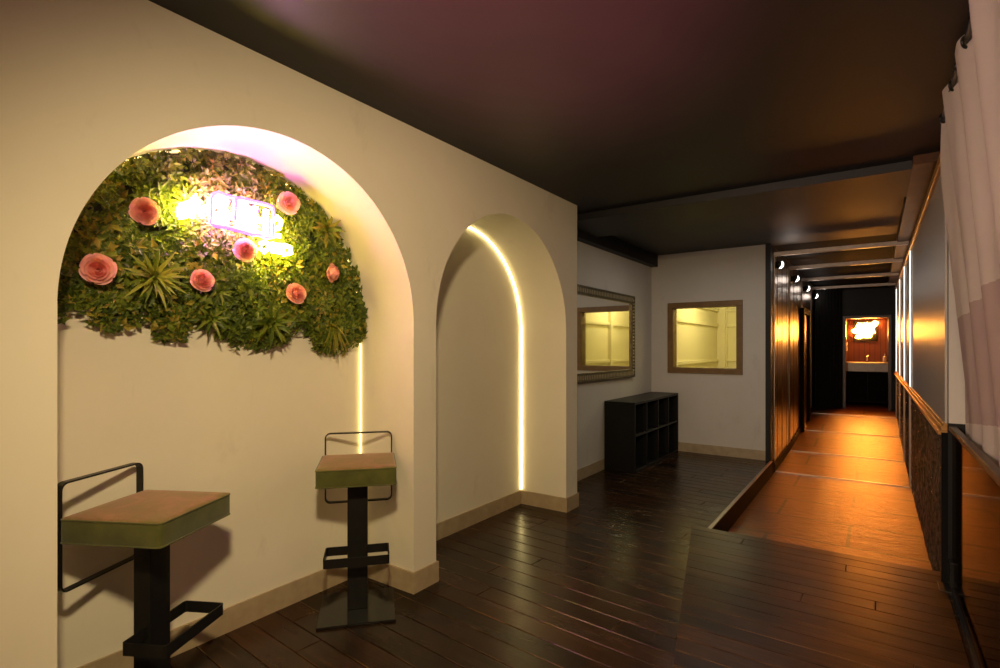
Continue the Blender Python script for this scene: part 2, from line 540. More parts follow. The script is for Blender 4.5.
# thick left wall with two arched niches
def arched_wall():
    bm = bmesh.new()
    def q(*pts): bm.faces.new([bm.verts.new(p) for p in pts])
    def col(y0, y1): q((XW, y0, 0), (XW, y1, 0), (XW, y1, CEIL), (XW, y0, CEIL))
    col(-2.6, N1[0]); col(N1[1], N2[0]); col(N2[1], WEND)
    for (a, b) in (N1, N2):
        r = (b-a)/2; c = (a+b)/2; n = 96
        arc = [(c-r*math.cos(PI*i/n), SPR+r*math.sin(PI*i/n)) for i in range(n+1)]
        for (y0, z0), (y1, z1) in zip(arc, arc[1:]):
            q((XW, y0, z0), (XW, y1, z1), (XW, y1, CEIL), (XW, y0, CEIL))
            q((XW, y0, z0), (XB, y0, z0), (XB, y1, z1), (XW, y1, z1))
        q((XW, a, 0), (XB, a, 0), (XB, a, SPR), (XW, a, SPR))
        q((XW, b, 0), (XW, b, SPR), (XB, b, SPR), (XB, b, 0))
        bm.faces.new([bm.verts.new((XB, y, z)) for y, z in [(b, 0), (a, 0)]+arc])
    q((XW, WEND, 0), (-2.75, WEND, 0), (-2.75, WEND, CEIL), (XW, WEND, CEIL))
    q((-2.75, -2.6, 0), (-2.75, WEND, 0), (-2.75, WEND, CEIL), (-2.75, -2.6, CEIL))
    q((XW, -2.6, CEIL), (-2.75, -2.6, CEIL), (-2.75, WEND, CEIL), (XW, WEND, CEIL))
    q((XW, -2.6, 0), (-2.75, -2.6, 0), (-2.75, -2.6, CEIL), (XW, -2.6, CEIL))
    bmesh.ops.remove_doubles(bm, verts=bm.verts, dist=.0005)
    return bm
struct('wall_left', arched_wall(), M['plaster'])
struct('wall_alcove', BX(-2.75, XA, WEND, 7.5, 0, 2.72), M['plaster_grey'])
# back wall with a window opening
WX0, WX1, WZ0, WZ1 = -2.33, -1.375, 1.06, 2.015
bm = bmesh.new()
box(bm, XA, WX0, YB, YB+.15, 0, 2.72); box(bm, WX1, -1.11, YB, YB+.15, 0, 2.72)
box(bm, WX0, WX1, YB, YB+.15, 0, WZ0); box(bm, WX0, WX1, YB, YB+.15, WZ1, 2.72)
struct('wall_back', bm, M['plaster_grey'])
struct('wall_corridor', BX(-1.30, XC0, YB+.16, 13.45, -.3, 2.72), M['bronze'])
struct('trim_1', BX(-1.11, XC0, YB-.03, YB+.16, -.3, 2.69), M['black_paint'])
struct('wall_rear', BX(-2.75, .62, -2.75, -2.6, 0, 2.72), M['plaster_grey'])
struct('wall_right', BX(.62, .75, -2.75, 4.06, 0, 2.72), M['plaster_grey'])
# corridor right wall
struct('wall_passage', BX(XC1, .75, 4.06, 15.2, -.3, 2.72), M['black_paint'])
bm = bmesh.new()
ny, nz = 330, 44
grid = [[bm.verts.new((XC1-.012-.012*random.random(), 4.06+(YEND-4.06)*i/ny, -.18+1.07*j/nz)) for j in range(nz+1)] for i in range(ny+1)]
for i in range(ny):
    for j in range(nz): bm.faces.new((grid[i][j], grid[i+1][j], grid[i+1][j+1], grid[i][j+1]))
struct('trim_2', bm, M['mosaic'])
struct('trim_14', BX(XC1-.03, XC1, 4.058, 4.085, -.18, .90), M['black_matte'])
bm = bmesh.new()
for k in range(7): box(bm, XC0, XC0+.003, 7.80+.43*k, 7.808+.43*k, -.1, 2.66)
struct('trim_15', bm, M['skirt_brown'])
struct('trim_3', BX(XC1-.012, XC1, 4.09, YEND, .955, 2.50), M['grey_panel'])
bm = bmesh.new()
box(bm, XC1-.045, XC1, 4.075, YEND, .885, .91, .004); box(bm, XC1-.032, XC1, 4.075, YEND, .91, .938, .004); box(bm, XC1-.022, XC1, 4.075, YEND, .938, .955, .003)
struct('trim_4', bm, M['gold_trim'])
bm = bmesh.new()
box(bm, XC1-.035, XC1, 4.075, YEND, 2.50, 2.56, .004)
struct('trim_5', bm, M['gold_trim'])
struct('trim_6', BX(.205, XC1, 4.4, YEND, 2.60, 2.69), M['copper_soffit'])
struct('trim_7', BX(.352, .62, 4.046, 4.06, .96, 2.66), M['plaster_grey'])
# riser and nosing along the step down into the corridor
struct('trim_8', BX(-1.055, -1.035, 4.20, 7.28, -.3, -.004), M['skirt_brown'])
struct('trim_9', BX(-1.062, -1.030, 4.20, 7.28, -.004, .004, .002), M['counter_metal'])
bm = bmesh.new()
for y0, y1 in ((7.47, 10.38), (11.52, 12.5)):
    n = 12
    for i in range(n):
        a, b = y0+(y1-y0)*i/n, y0+(y1-y0)*(i+1)/n
        box(bm, XC0, XC0+.018, a, b, floor_z(a)-.02, floor_z((a+b)/2)+.11)
struct('baseboard_corridor', bm, M['skirt_brown'])
path = [(XW, -2.6), (XW, N1[0]), (XB, N1[0]), (XB, N1[1]), (XW, N1[1]), (XW, N2[0]), (XB, N2[0]), (XB, N2[1]), (XW, N2[1]), (XW, WEND), (XA, WEND), (XA, YB)]
struct('baseboard_left', path_board(bmesh.new(), path, .012, 0, .12), M['stone_skirt'])
struct('baseboard_back', path_board(bmesh.new(), [(XA+.012, YB), (-1.11, YB)], .012, 0, .12), M['stone_skirt'])

# ceiling
bm = bmesh.new()
box(bm, -2.75, .75, -2.75, 4.5, CEIL, CEIL+.12)
struct('ceiling', bm, M['ceiling'])
struct('ceiling', BX(-2.75, .75, 5.3, 7.46, 2.69, 2.81), M['ceiling'])
struct('ceiling', BX(-3.5, .75, 7.46, 15.2, 2.69, 2.81), M['black_matte'])
struct('ceiling', BX(-2.75, .75, 4.5, 5.3, 2.60, 2.8), M['ceiling'])
struct('trim_10', BX(XA, XA+.09, WEND, YB, 2.53, 2.69), M['black_paint'])

# end of the corridor: header, side panel and the washroom behind
OX0, OX1, OZ = -.53, .25, 2.03
zf = floor_z(13.3)
bm = bmesh.new()
box(bm, XC0, OX0, YEND, YEND+.12, -.2, 2.69); box(bm, OX1, XC1, YEND, YEND+.12, -.2, 2.69); box(bm, OX0, OX1, YEND, YEND+.12, OZ, 2.69)
struct('wall_end', bm, M['black_paint'])
struct('wall_washroom', BX(XC0, XC1, 14.55, 14.7, 0, 2.72), M['slats'])
struct('wall_washroom', BX(-.75, -.62, YEND+.12, 14.55, 0, 2.69), M['slats'])
bm = bmesh.new()
for x0, x1 in ((OX0-.02, OX0+.035), (OX1-.035, OX1+.02)): box(bm, x0, x1, YEND-.03, YEND+.13, zf-.1, OZ+.035, .004)
box(bm, OX0+.035, OX1-.035, YEND-.03, YEND+.13, OZ-.02, OZ+.035, .004)
struct('trim_11', bm, M['dark_rail'])

# corridor side door (dark leaf in a dark projecting frame)
zd = floor_z(11)
d = struct('door_1', BX(XC0, XC0+.012, 10.5, 11.42, zd-.04, 2.02), M['bronze'])
bm = bmesh.new()
box(bm, XC0, XC0+.06, 10.40, 10.52, zd-.1, 2.09, .004); box(bm, XC0, XC0+.06, 11.40, 11.52, zd-.02, 2.09, .004); box(bm, XC0, XC0+.06, 10.52, 11.40, 2.0, 2.09, .004)
obj('door_frame', bm, M['skirt_brown'], d)
bm = bmesh.new(); tube(bm, [(XC0+.012, 10.62, 1.05), (XC0+.055, 10.62, 1.05), (XC0+.055, 10.74, 1.05)], .009)
obj('door_handle', bm, M['chrome'], d)

# window to the pale yellow side room
w = BX(0, 0, 0, 0, 0, 0) if False else bmesh.new()
fw = .075
box(w, WX0, WX1, YB-.02, YB+.15, WZ0, WZ0+fw, .004); box(w, WX0, WX1, YB-.02, YB+.15, WZ1-fw, WZ1, .004)
box(w, WX0, WX0+fw, YB-.02, YB+.15, WZ0+fw, WZ1-fw, .004); box(w, WX1-fw, WX1, YB-.02, YB+.15, WZ0+fw, WZ1-fw, .004)
w1 = struct('window_1', w, M['frame_wood'])
obj('pane', BX(WX0+fw, WX1-fw, YB+.06, YB+.066, WZ0+fw, WZ1-fw), M['glass_clear'], w1)
# the side room: boards with battens
RX, RY = -2.40, 10.5
struct('wall_sideroom', BX(RX-.1, -1.30, RY, RY+.1, 0, 2.7), M['yellow_room'])
struct('wall_sideroom', BX(RX-.1, RX, YB+.15, RY, 0, 2.7), M['yellow_room'])
struct('wall_sideroom', BX(-1.33, -1.30, YB+.16, RY, 0, 2.7), M['yellow_room'])
struct('floor', BX(RX, -1.33, YB+.15, RY, -.1, 0), M['yellow_room'])
bm = bmesh.new()
for z in (1.15, 1.79, 2.07):
    box(bm, RX, RX+.035, YB+.3, RY-.12, z, z+.05, .004); box(bm, RX+.14, -1.33, RY-.035, RY, z, z+.045, .004)
box(bm, RX, RX+.14, RY-.10, RY, 0, 2.69, .006); box(bm, RX+.14, RX+.16, RY-.05, RY, 0, 2.69)
box(bm, RX, RX+.05, YB+.42, YB+.50, 0, 2.69, .004)
for z in (1.15, 1.79): box(bm, -1.365, -1.33, YB+.3, RY-.1, z, z+.05, .004)
box(bm, -1.39, -1.33, 8.55, 8.66, 0, 2.69, .004)
struct('trim_12', bm, M['yellow_room'])

# ------------------------------------------------------------------ LED strips hidden behind the niche edges
def led_strip(n, inset, rad, mat, label, z0):
    a, b = n; r = (b-a)/2-inset; c = (a+b)/2
    pts = [(c-r, z0)]+[(c-r*math.cos(PI*i/60), SPR+r*math.sin(PI*i/60)) for i in range(61)]+[(c+r, z0)]
    bm = bmesh.new()
    tube(bm, [(XB+.012, y, z) for y, z in pts], rad, 6)
    t = empty('led_strip', (0, 0, 0), 0, label, 'light strip')
    obj('light_tube', bm, M[mat], t, True)
    bm = bmesh.new()
    n2 = len(pts)
    out = [(c-(r+.0095), z0)]+[(c-(r+.0095)*math.cos(PI*i/60), SPR+(r+.0095)*math.sin(PI*i/60)) for i in range(61)]+[(c+r+.0095, z0)]
    A = [bm.verts.new((XB+.001, y, z)) for y, z in out]; B = [bm.verts.new((XB+.022, y, z)) for y, z in out]
    for i in range(n2-1): bm.faces.new((A[i], A[i+1], B[i+1], B[i]))
    obj('channel', bm, M['alu'], t)
    return t
led_strip(N2, .012, .0075, 'led', 'warm white light strip outlining the back of the empty arched niche', .13)
led_strip(N1, .008, .0045, 'led_dim', 'warm light strip round the back of the niche behind the leafy panel', .13)

# ------------------------------------------------------------------ bar stools
def bar_stool(loc, rz, label):
    """local: x across the seat, +y the front, origin under the column"""
    t = empty('bar_stool', loc, rz, label, 'bar stool', 'velvet bar stools in the niche')
    # seat: padded square with a crowned top and a welted seam
    bm = bmesh.new()
    W, D, z0, z1 = .197, .197, .698, .795
    box(bm, -W, W, -D, D, z0, z1, .014, 3)
    bmesh.ops.subdivide_edges(bm, edges=[e for e in bm.edges if e.calc_length() > .1], cuts=8, use_grid_fill=True)
    for v in bm.verts:
        k = (1-(v.co.x/W)**2)*(1-(v.co.y/D)**2)
        if v.co.z > z1-.004: v.co.z += .008*k
        if abs(v.co.z-(z0+z1)/2) < .03:
            v.co.x *= 1+.012; v.co.y *= 1+.012
    for f in bm.faces: f.material_index = 0 if f.normal.z > .5 else 1
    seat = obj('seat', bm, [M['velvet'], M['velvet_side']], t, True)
    bm = bmesh.new()
    tube(bm, [(x, y, z1-.007) for x, y in rrect(2*W, 2*D, .016)], .0034, 8, True)
    tube(bm, [(x, y, z0+.007) for x, y in rrect(2*W, 2*D, .016)], .0034, 8, True)
    obj('piping', bm, M['velvet_side'], seat, True)
    # column of flat rectangular steel
    obj('column', BX(-.052, .052, -.035, .035, .012, .695, .003), M['black_metal'], t)
    obj('mounting_plate', BX(-.12, .12, -.12, .12, .687, .697, .002), M['black_metal'], t)
    obj('base_plate', BX(-.195, .195, -.19, .19, 0, .012, .003), M['black_gloss'], t)
    # footrest: loop of flat bar in front of the column
    bm = bmesh.new()
    strip_ring(bm, rrect(.325, .175, .012), rrect(.313, .163, .008), lambda p, w: (p[0], p[1]+.102, w), .30, .345)
    obj('footrest', bm, M['black_metal'], t)
    # back loop of flat bar behind the seat
    bm = bmesh.new()
    strip_ring(bm, rrect(.375, .40, .03), rrect(.362, .387, .024), lambda p, w: (p[0], w, p[1]+.715), -.228, -.200)
    obj('back_loop', bm, M['black_metal'], t)
    return t
# facing (cos, sin): +y local -> facing ; rz = atan2(fy,fx) - 90deg
bar_stool((-2.290, .900, 0), math.atan2(.475, .88)-PI/2, 'large near olive velvet bar stool at the left edge of the leafy niche')
bar_stool((-2.272, 1.886, 0), math.atan2(-.662, .749)-PI/2, 'farther olive velvet bar stool in the right corner of the leafy niche')

# ------------------------------------------------------------------ plant wall
def unproj(u, v, X):
    ru = (u-500)/F_PX
    s, c = math.sin(YAW), math.cos(YAW)
    d = X/(-s+ru*c)
    return d*(c+ru*s), CAMZ-(v-HOR)/F_PX*d      # y, z on the plane X
edge_uv = [(40, 312), (59, 321), (66, 306), (78, 303), (92, 320), (107, 334), (120, 333), (134, 330), (150, 319), (157, 330), (164, 338), (179, 342), (190, 328), (197, 322), (206, 328),
           (227, 341), (250, 349), (265, 347), (280, 342), (298, 334), (308, 324), (315, 346), (326, 352), (339, 353), (352, 346), (366, 340), (372, 326)]
edge = sorted(unproj(u, v, XB+.06) for u, v in edge_uv)
def bottom(y):
    if y <= edge[0][0]: return edge[0][1]
    for (a, za), (b, zb) in zip(edge, edge[1:]):
        if y <= b: return za+(zb-za)*(y-a)/(b-a)
    return edge[-1][1]
c1 = (N1[0]+N1[1])/2; r1 = (N1[1]-N1[0])/2
def top(y, inset=.02):
    k = (r1-inset)**2-(y-c1)**2
    return SPR+math.sqrt(k) if k > 0 else SPR-.02

pw = empty('plant_wall', (XB, c1, 1.5), 0, 'panel of artificial green leaves filling the top of the arched niche', 'plant wall')
bm = bmesh.new()
n = 90; yy = [N1[0]+.02+(N1[1]-N1[0]-.04)*i/n for i in range(n+1)]
fr, bk = [], []
for y in yy:
    zb_, zt_ = bottom(y)+.05, top(y, .03)
    zt_ = max(zt_, zb_+.01)
    fr.append((bm.verts.new((XB+.03, y, zb_)), bm.verts.new((XB+.03, y, zt_)))); bk.append((bm.verts.new((XB+.004, y, zb_)), bm.verts.new((XB+.004, y, zt_))))
for i in range(n):
    bm.faces.new((fr[i][0], fr[i+1][0], fr[i+1][1], fr[i][1])); bm.faces.new((bk[i][0], bk[i][1], bk[i+1][1], bk[i+1][0]))
    bm.faces.new((fr[i][1], fr[i+1][1], bk[i+1][1], bk[i][1])); bm.faces.new((fr[i][0], bk[i][0], bk[i+1][0], fr[i+1][0]))
o = obj('backing', bm, M['leaf_back'], pw)
o.matrix_parent_inverse = Matrix.Translation((-XB, -c1, -1.5))

V, Fc, MI = [], [], []
def leaf(p, d, up, L, W, mi, fold=.25, droop=.2):
    """six-vertex leaf from p along d"""
    d = d.normalized(); s = d.cross(up)
    if s.length < 1e-3: s = d.cross(Vector((0, 1, .3)))
    s.normalize(); nrm = s.cross(d)
    i = len(V)
    mid = p+d*(L*.45)+nrm*(L*.04)
    tip = p+d*L-nrm*(L*droop)
    V.extend([p[:], (mid+s*W*.5+nrm*W*fold)[:], (mid-s*W*.5+nrm*W*fold)[:], tip[:], mid[:]])
    Fc.extend([(i, i+1, i+4), (i, i+4, i+2), (i+1, i+3, i+4), (i+4, i+3, i+2)])
    MI.extend([mi]*4)
from mathutils import noise as mn
def rv(): return Vector((random.uniform(-1, 1), random.uniform(-1, 1), random.uniform(-1, 1)))
cnt = 0
while cnt < 2600:
    y = random.uniform(N1[0]+.005, N1[1]+.035); z = random.uniform(1.36, 2.36)
    if (y > N1[1]-.01 and z > 1.72): continue
    zt_ = top(min(max(y, N1[0]+.02), N1[1]-.02), .012)
    if z > zt_ or z < bottom(y)+random.uniform(-.015, .03): continue
    cl = mn.noise(Vector((y*5, z*5, 3)))
    h = .045+.028*cl+.03*mn.noise(Vector((y*13, z*13, 9)))+random.uniform(-.02, .02)
    h = max(.02, h)
    hang = max(0, 1-(z-bottom(y))/.12)
    base = Vector((XB+h, min(y, N1[1]-.012) if h < .05 else y, z))
    if y > N1[1]-.03: base.x = max(base.x, XB+.05); base.y = min(base.y, N1[1]-.03)
    k2 = mn.noise(Vector((y*3.3+7, z*3.3, 1)))
    axis = Vector((1, .25*random.uniform(-1, 1), -.15-.9*hang+.3*random.uniform(-1, 1))).normalized()
    nl = random.randint(5, 8)
    big = random.random() < .22
    for j in range(nl):
        a = 2*PI*j/nl+random.uniform(-.4, .4)
        t1 = axis.cross(Vector((0, 0, 1))).normalized(); t2 = axis.cross(t1)
        dd = axis*random.uniform(.15, .75)+(t1*math.cos(a)+t2*math.sin(a))
        L = random.uniform(.026, .042)*(1.35 if big else 1); Wd = L*random.uniform(.42, .6)
        q = random.random()+k2*.5
        leaf(base+rv()*.008, dd, axis, L, Wd, 0 if q < .42 else (1 if q < .86 else 2), .2, random.uniform(0, .25))
    cnt += 1
# keep every leaf within the arch and off the wall
for i, p in enumerate(V):
    x, y, z = p
    x = max(x, XB+.006)
    if z > SPR:
        rr = math.hypot(y-c1, z-SPR)
        if rr > r1-.006:
            k = (r1-.006)/rr; y = c1+(y-c1)*k; z = SPR+(z-SPR)*k
    else: y = min(max(y, N1[0]+.004), N1[1]-.004)
    V[i] = (x, y, z)
o = raw('foliage', V, Fc, [M['leaf_dark'], M['leaf_mid'], M['leaf_olive']], pw, MI)
o.matrix_parent_inverse = Matrix.Translation((-XB, -c1, -1.5))
o['kind'] = 'stuff'

def clamp_arch(p):
    x, y, z = p
    x = max(x, XB+.006)
    if z > SPR:
        rr = math.hypot(y-c1, z-SPR)
        if rr > r1-.008: k = (r1-.008)/rr; y = c1+(y-c1)*k; z = SPR+(z-SPR)*k
    else: y = min(max(y, N1[0]+.006), N1[1]-.006)
    return (x, y, z)

def spiky(u, v, R, n, mats, name, label, depth=.10, droop=.25, wd=.10, fan=None, cat='plant', group=None, fwd=1.05):
    """a tuft of long tapering blades; centre leaves stand forward"""
    x = XB+depth; y, z = unproj(u, v, x)
    verts, faces, mi = [], [], []
    for i in range(n):
        a = 2*PI*i*.382 if fan is None else random.uniform(*fan)
        el = .25+.75*(i/n)
        d = Vector((fwd*(1-.81*el), math.cos(a)*el, math.sin(a)*el)).normalized()
        L = R*random.uniform(.75, 1.05)
        s = d.cross(Vector((1, 0, 0)))
        s = s.normalized() if s.length > 1e-3 else Vector((0, 1, 0))
        nn = s.cross(d)
        k = len(verts)
        m = 6
        for j in range(m+1):
            f = j/m
            p = d*(L*f)+Vector((0, 0, -droop*L*f*f))+nn*(.02*math.sin(PI*f))
            w_ = R*wd*(math.sin(PI*min(1, .18+f*.82)))**.8*(1-.25*f)
            for sg, lift in ((-1, w_*.35), (0, 0), (1, w_*.35)):
                verts.append(clamp_arch(Vector((x, y, z))+p+s*(w_*sg)+nn*lift))
        for j in range(m):
            b0 = k+j*3
            faces += [(b0, b0+1, b0+4, b0+3), (b0+1, b0+2, b0+5, b0+4)]; mi += [i % len(mats)]*2
    vv = [(p[0]-x, p[1]-y, p[2]-z) for p in verts]
    t = empty(name, (x, y, z), 0, label, cat, group)
    raw('blades', vv, faces, mats, t, mi, True)
    bm = bmesh.new(); cyl(bm, (-.03, 0, -.01), .012, .07, 'X', 10, .006)
    obj('stem', bm, M['leaf_dark'], t)
    return t
YG = [M['leaf_yellow'], M['leaf_mid'], M['leaf_yellow']]
spiky(150, 277, .16, 36, YG, 'spiky_plant', 'big yellow-green spiky plant on the left half of the leaf panel', .10, .08, .06, group='spiky plants on the leaf panel')
spiky(184, 204, .10, 18, [M['leaf_yellow'], M['leaf_mid']], 'spiky_plant', 'spiky plant glowing beside the left end of the neon sign', .055, .1, .07, fwd=.35, group='spiky plants on the leaf panel')
spiky(324, 230, .13, 18, [M['leaf_mid'], M['leaf_olive']], 'spiky_plant', 'green lance-leaved plant at the right edge below the arch curve', .06, .1, .10, fwd=.5, group='spiky plants on the leaf panel')
spiky(216, 292, .085, 16, [M['leaf_mid'], M['leaf_dark']], 'spiky_plant', 'dark green spiky plant just below the rose right of the big spiky plant', .05, .3, .10, fwd=.5, group='spiky plants on the leaf panel')
spiky(266, 322, .15, 22, [M['leaf_mid'], M['leaf_dark']], 'spiky_plant', 'green spiky plant at the bottom middle of the leaf panel', .07, .2, .09, group='spiky plants on the leaf panel')
spiky(206, 318, .11, 18, [M['leaf_mid'], M['leaf_dark']], 'spiky_plant', 'small dark spiky plant on the lower edge between two gaps', .06, .25, .10, group='spiky plants on the leaf panel')
spiky(330, 325, .15, 30, [M['leaf_mid'], M['leaf_olive']], 'fern', 'feathery fern hanging at the bottom right corner of the leaf panel', .07, .45, .035, (PI*1.15, PI*1.85))

def rose(u, v, D, tilt, label):
    x = XB+.125; y, z = unproj(u, v, x)
    t = empty('rose', (x, y, z), 0, label, 'flower', 'pink roses on the leaf panel')
    # faces into the room and slightly towards the camera
    R_ = Matrix.Rotation(tilt[0], 4, 'Z') @ Matrix.Rotation(tilt[1], 4, 'Y')
    def petals(rings, mat, name, sm=True):
        vs, fs = [], []
        for (n_, rad, h0, h1, curl, ph, wid) in rings:
            for i in range(n_):
                a0 = 2*PI*i/n_+ph
                nu, nv = 7, 6
                k = len(vs)
                for a in range(nu+1):
                    fa = (a/nu-.5)*2
                    for b in range(nv+1):
                        fb = b/nv
                        ang = a0+fa*wid*(.5+.5*math.sin(PI*min(1, fb*.75+.15)))
                        rr = rad*(.12+.88*math.sin(fb*PI/2)**.9)+curl*max(0, fb-.65)*rad*.9
                        hh = h0+(h1-h0)*fb**1.7-curl*max(0, fb-.65)*rad*1.1
                        hh -= .10*rad*abs(fa)**3*fb
                        rr += .035*rad*math.sin(4*ang+ph*3)*fb
                        p = R_ @ Vector((hh, rr*math.cos(ang), rr*math.sin(ang)))
                        vs.append(p[:])
                for a in range(nu):
                    for b in range(nv):
                        q = k+a*(nv+1)+b
                        fs.append((q, q+1, q+nv+2, q+nv+1))
        return raw(name, vs, fs, mat, t, None, sm)
    r = D/2
    petals([(5, r*.98, -.030, .004, .5, 0, .78), (5, r*.86, -.026, .016, .4, .63, .78), (5, r*.70, -.022, .024, .22, .25, .8)], M['petal'], 'outer_petals')
    petals([(4, r*.53, -.02, .028, .08, .5, .95), (3, r*.36, -.02, .031, 0, 1.2, 1.1), (3, r*.20, -.02, .031, -.05, .4, 1.2)], M['petal_deep'], 'inner_petals')
    bm = bmesh.new(); cyl(bm, (-.045, 0, 0), .004, .06, 'X', 8)
    obj('stem', bm, M['leaf_dark'], t)
    return t
SD = .100
rose(145, 211, SD, (-.35, .15), 'pink rose at the upper left of the leaf panel')
rose(98, 269, SD*1.08, (-.4, .1), 'pink rose nearest the left edge of the leaf panel')
rose(203, 280, SD*.92, (-.1, -.15), 'pink rose low in the middle left, right of the spiky yellow plant')
rose(246, 250, SD*1.02, (-.15, .1), 'pale pink rose directly under the neon sign')
rose(289, 203, SD*1.05, (-.3, .1), 'pink rose above the right end of the neon sign')
rose(333, 273, SD*.95, (.55, .1), 'pink rose turned sideways near the right edge of the leaf panel')
rose(297, 293, SD*1.0, (-.1, -.2), 'pink rose lowest on the right half of the leaf panel')

# ------------------------------------------------------------------ neon sign on the leaves
XS = XB+.145
sg_y, sg_z = unproj(237, 214, XS)
sign = empty('neon_sign', (XS, sg_y, sg_z), 0, 'glowing white, purple and yellow neon sign on the leaf panel', 'neon sign')
def S3(u, v, dx=0):
    y, z = unproj(u, v, XS)
    return Vector((dx, y-sg_y, z-sg_z))
def stroke(bm, uvs, r, closed=False, dx=0, sub=4):
    P = [S3(u, v, dx) for u, v in uvs]
    tube(bm, P, r, 8, closed)
bm = bmesh.new()   # big white letters in the middle (blurred in the photo to blocks)
R = .013
stroke(bm, [(228, 203), (221, 199), (213, 198), (210, 203), (210, 215), (213, 222), (221, 223), (227, 219), (227, 212), (219, 211)], R)
stroke(bm, [(213, 206), (220, 204), (226, 207)], R); stroke(bm, [(214, 214), (221, 217)], R)
stroke(bm, [(237, 203), (237, 228)], R); stroke(bm, [(237, 203), (246, 206), (250, 211), (249, 225), (245, 230), (237, 228)], R)
stroke(bm, [(242, 209), (243, 224)], R)
stroke(bm, [(255, 207), (254, 231)], R); stroke(bm, [(266, 210), (265, 234)], R); stroke(bm, [(255, 219), (266, 222)], R)
obj('white_lettering', bm, M['neon_white'], sign, True)
bm = bmesh.new()
ol = [(208, 200), (210, 195.5), (216, 193.5), (223, 196.5), (228, 197.5), (234, 199.5), (240, 199.5), (248, 202), (256, 203.5), (264, 205.5), (269.5, 208), (271, 213), (270, 226), (270, 238), (262, 238.5),
      (256, 235.5), (249, 235), (241, 232.5), (232, 230), (222, 227.5), (213, 226.5), (207.5, 223.5)]
stroke(bm, ol, .009, True, .024)
stroke(bm, [(232, 200), (231.8, 207), (231.5, 214), (231, 221)], .011, False, .03)
obj('purple_outline', bm, M['neon_purple'], sign, True)
bm = bmesh.new()
stroke(bm, [(178, 213), (181, 206), (187, 203), (190, 209), (185, 216), (180, 217), (178, 213)], .012)
stroke(bm, [(192, 218), (192, 200), (196, 196), (199, 201), (196, 208), (203, 217)], .012)
stroke(bm, [(181, 211), (188, 210)], .012); stroke(bm, [(199, 212), (205, 208)], .012)
obj('yellow_script', bm, M['neon_yellow'], sign, True)
bm = bmesh.new()
stroke(bm, [(273, 221), (277, 217), (281, 221), (279, 228), (273, 229), (272, 235), (280, 236)], .012)
stroke(bm, [(260, 244), (266, 242), (270, 247), (264, 252), (260, 248)], .011)
stroke(bm, [(273, 253), (273, 243), (279, 244), (279, 254)], .011); stroke(bm, [(283, 245), (290, 247), (291, 253), (284, 255), (283, 246)], .011)
obj('yellow_script', bm, M['neon_yellow'], sign, True)
bm = bmesh.new()   # stand-off pins that hold it to the panel
for u, v in ((212, 203), (262, 232), (185, 211), (278, 248), (240, 204)):
    p = S3(u, v); bm = bmesh.new(); tube(bm, [(-.125, p.y, p.z), (-.004, p.y, p.z)], .003, 6)
    obj('stand_off_pin', bm, M['tube_off'], sign)

# ------------------------------------------------------------------ mirror on the alcove wall
MY0, MY1, MZ0, MZ1 = 4.72, 6.585, 1.03, 2.065
mir = empty('wall_mirror', (XA, (MY0+MY1)/2, MZ0), 0, 'large mirror in a ribbed antique silver frame on the alcove side wall', 'mirror')
bm = bmesh.new()
fwid = .10
def rib_bar(bm, along0, along1, side):
    n = int((along1-along0)/.042)
    for i in range(n):
        a = along0+(along1-along0)*(i+.0)/n; b = along0+(along1-along0)*(i+.62)/n
        if side == 'T': box(bm, XA+.010, XA+.034, a, b, MZ1-fwid+.022, MZ1-.022, .004, 1, 1)
        if side == 'B': box(bm, XA+.010, XA+.034, a, b, MZ0+.022, MZ0+fwid-.022, .004, 1, 1)
        if side == 'L': box(bm, XA+.010, XA+.034, MY0+.022, MY0+fwid-.022, a, b, .004, 1, 1)
        if side == 'R': box(bm, XA+.010, XA+.034, MY1-fwid+.022, MY1-.022, a, b, .004, 1, 1)
def fr_(bm, i0, i1, x0, x1):
    a0, a1, b0, b1 = MY0+i0, MY1-i0, MZ0+i0, MZ1-i0
    w_ = i1-i0
    box(bm, x0, x1, a0, a1, b0, b0+w_, .003); box(bm, x0, x1, a0, a1, b1-w_, b1, .003)
    box(bm, x0, x1, a0, a0+w_, b0+w_, b1-w_, .003); box(bm, x0, x1, a1-w_, a1, b0+w_, b1-w_, .003)
fr_(bm, 0, .022, XA+.001, XA+.038); fr_(bm, .078, .10, XA+.001, XA+.032); fr_(bm, .022, .078, XA+.001, XA+.014)
rib_bar(bm, MY0+.03, MY1-.03, 'T'); rib_bar(bm, MY0+.03, MY1-.03, 'B'); rib_bar(bm, MZ0+.03, MZ1-.03, 'R'); rib_bar(bm, MZ0+.03, MZ1-.03, 'L')
bmesh.ops.translate(bm, verts=bm.verts, vec=(-XA, -(MY0+MY1)/2, -MZ0))
obj('frame', bm, [M['antique'], M['antique_rib']], mir)
bm = BX(XA+.002, XA+.012, MY0+.09, MY1-.09, MZ0+.09, MZ1-.09)
bmesh.ops.translate(bm, verts=bm.verts, vec=(-XA, -(MY0+MY1)/2, -MZ0))
obj('mirror_glass', bm, M['mirror'], mir)

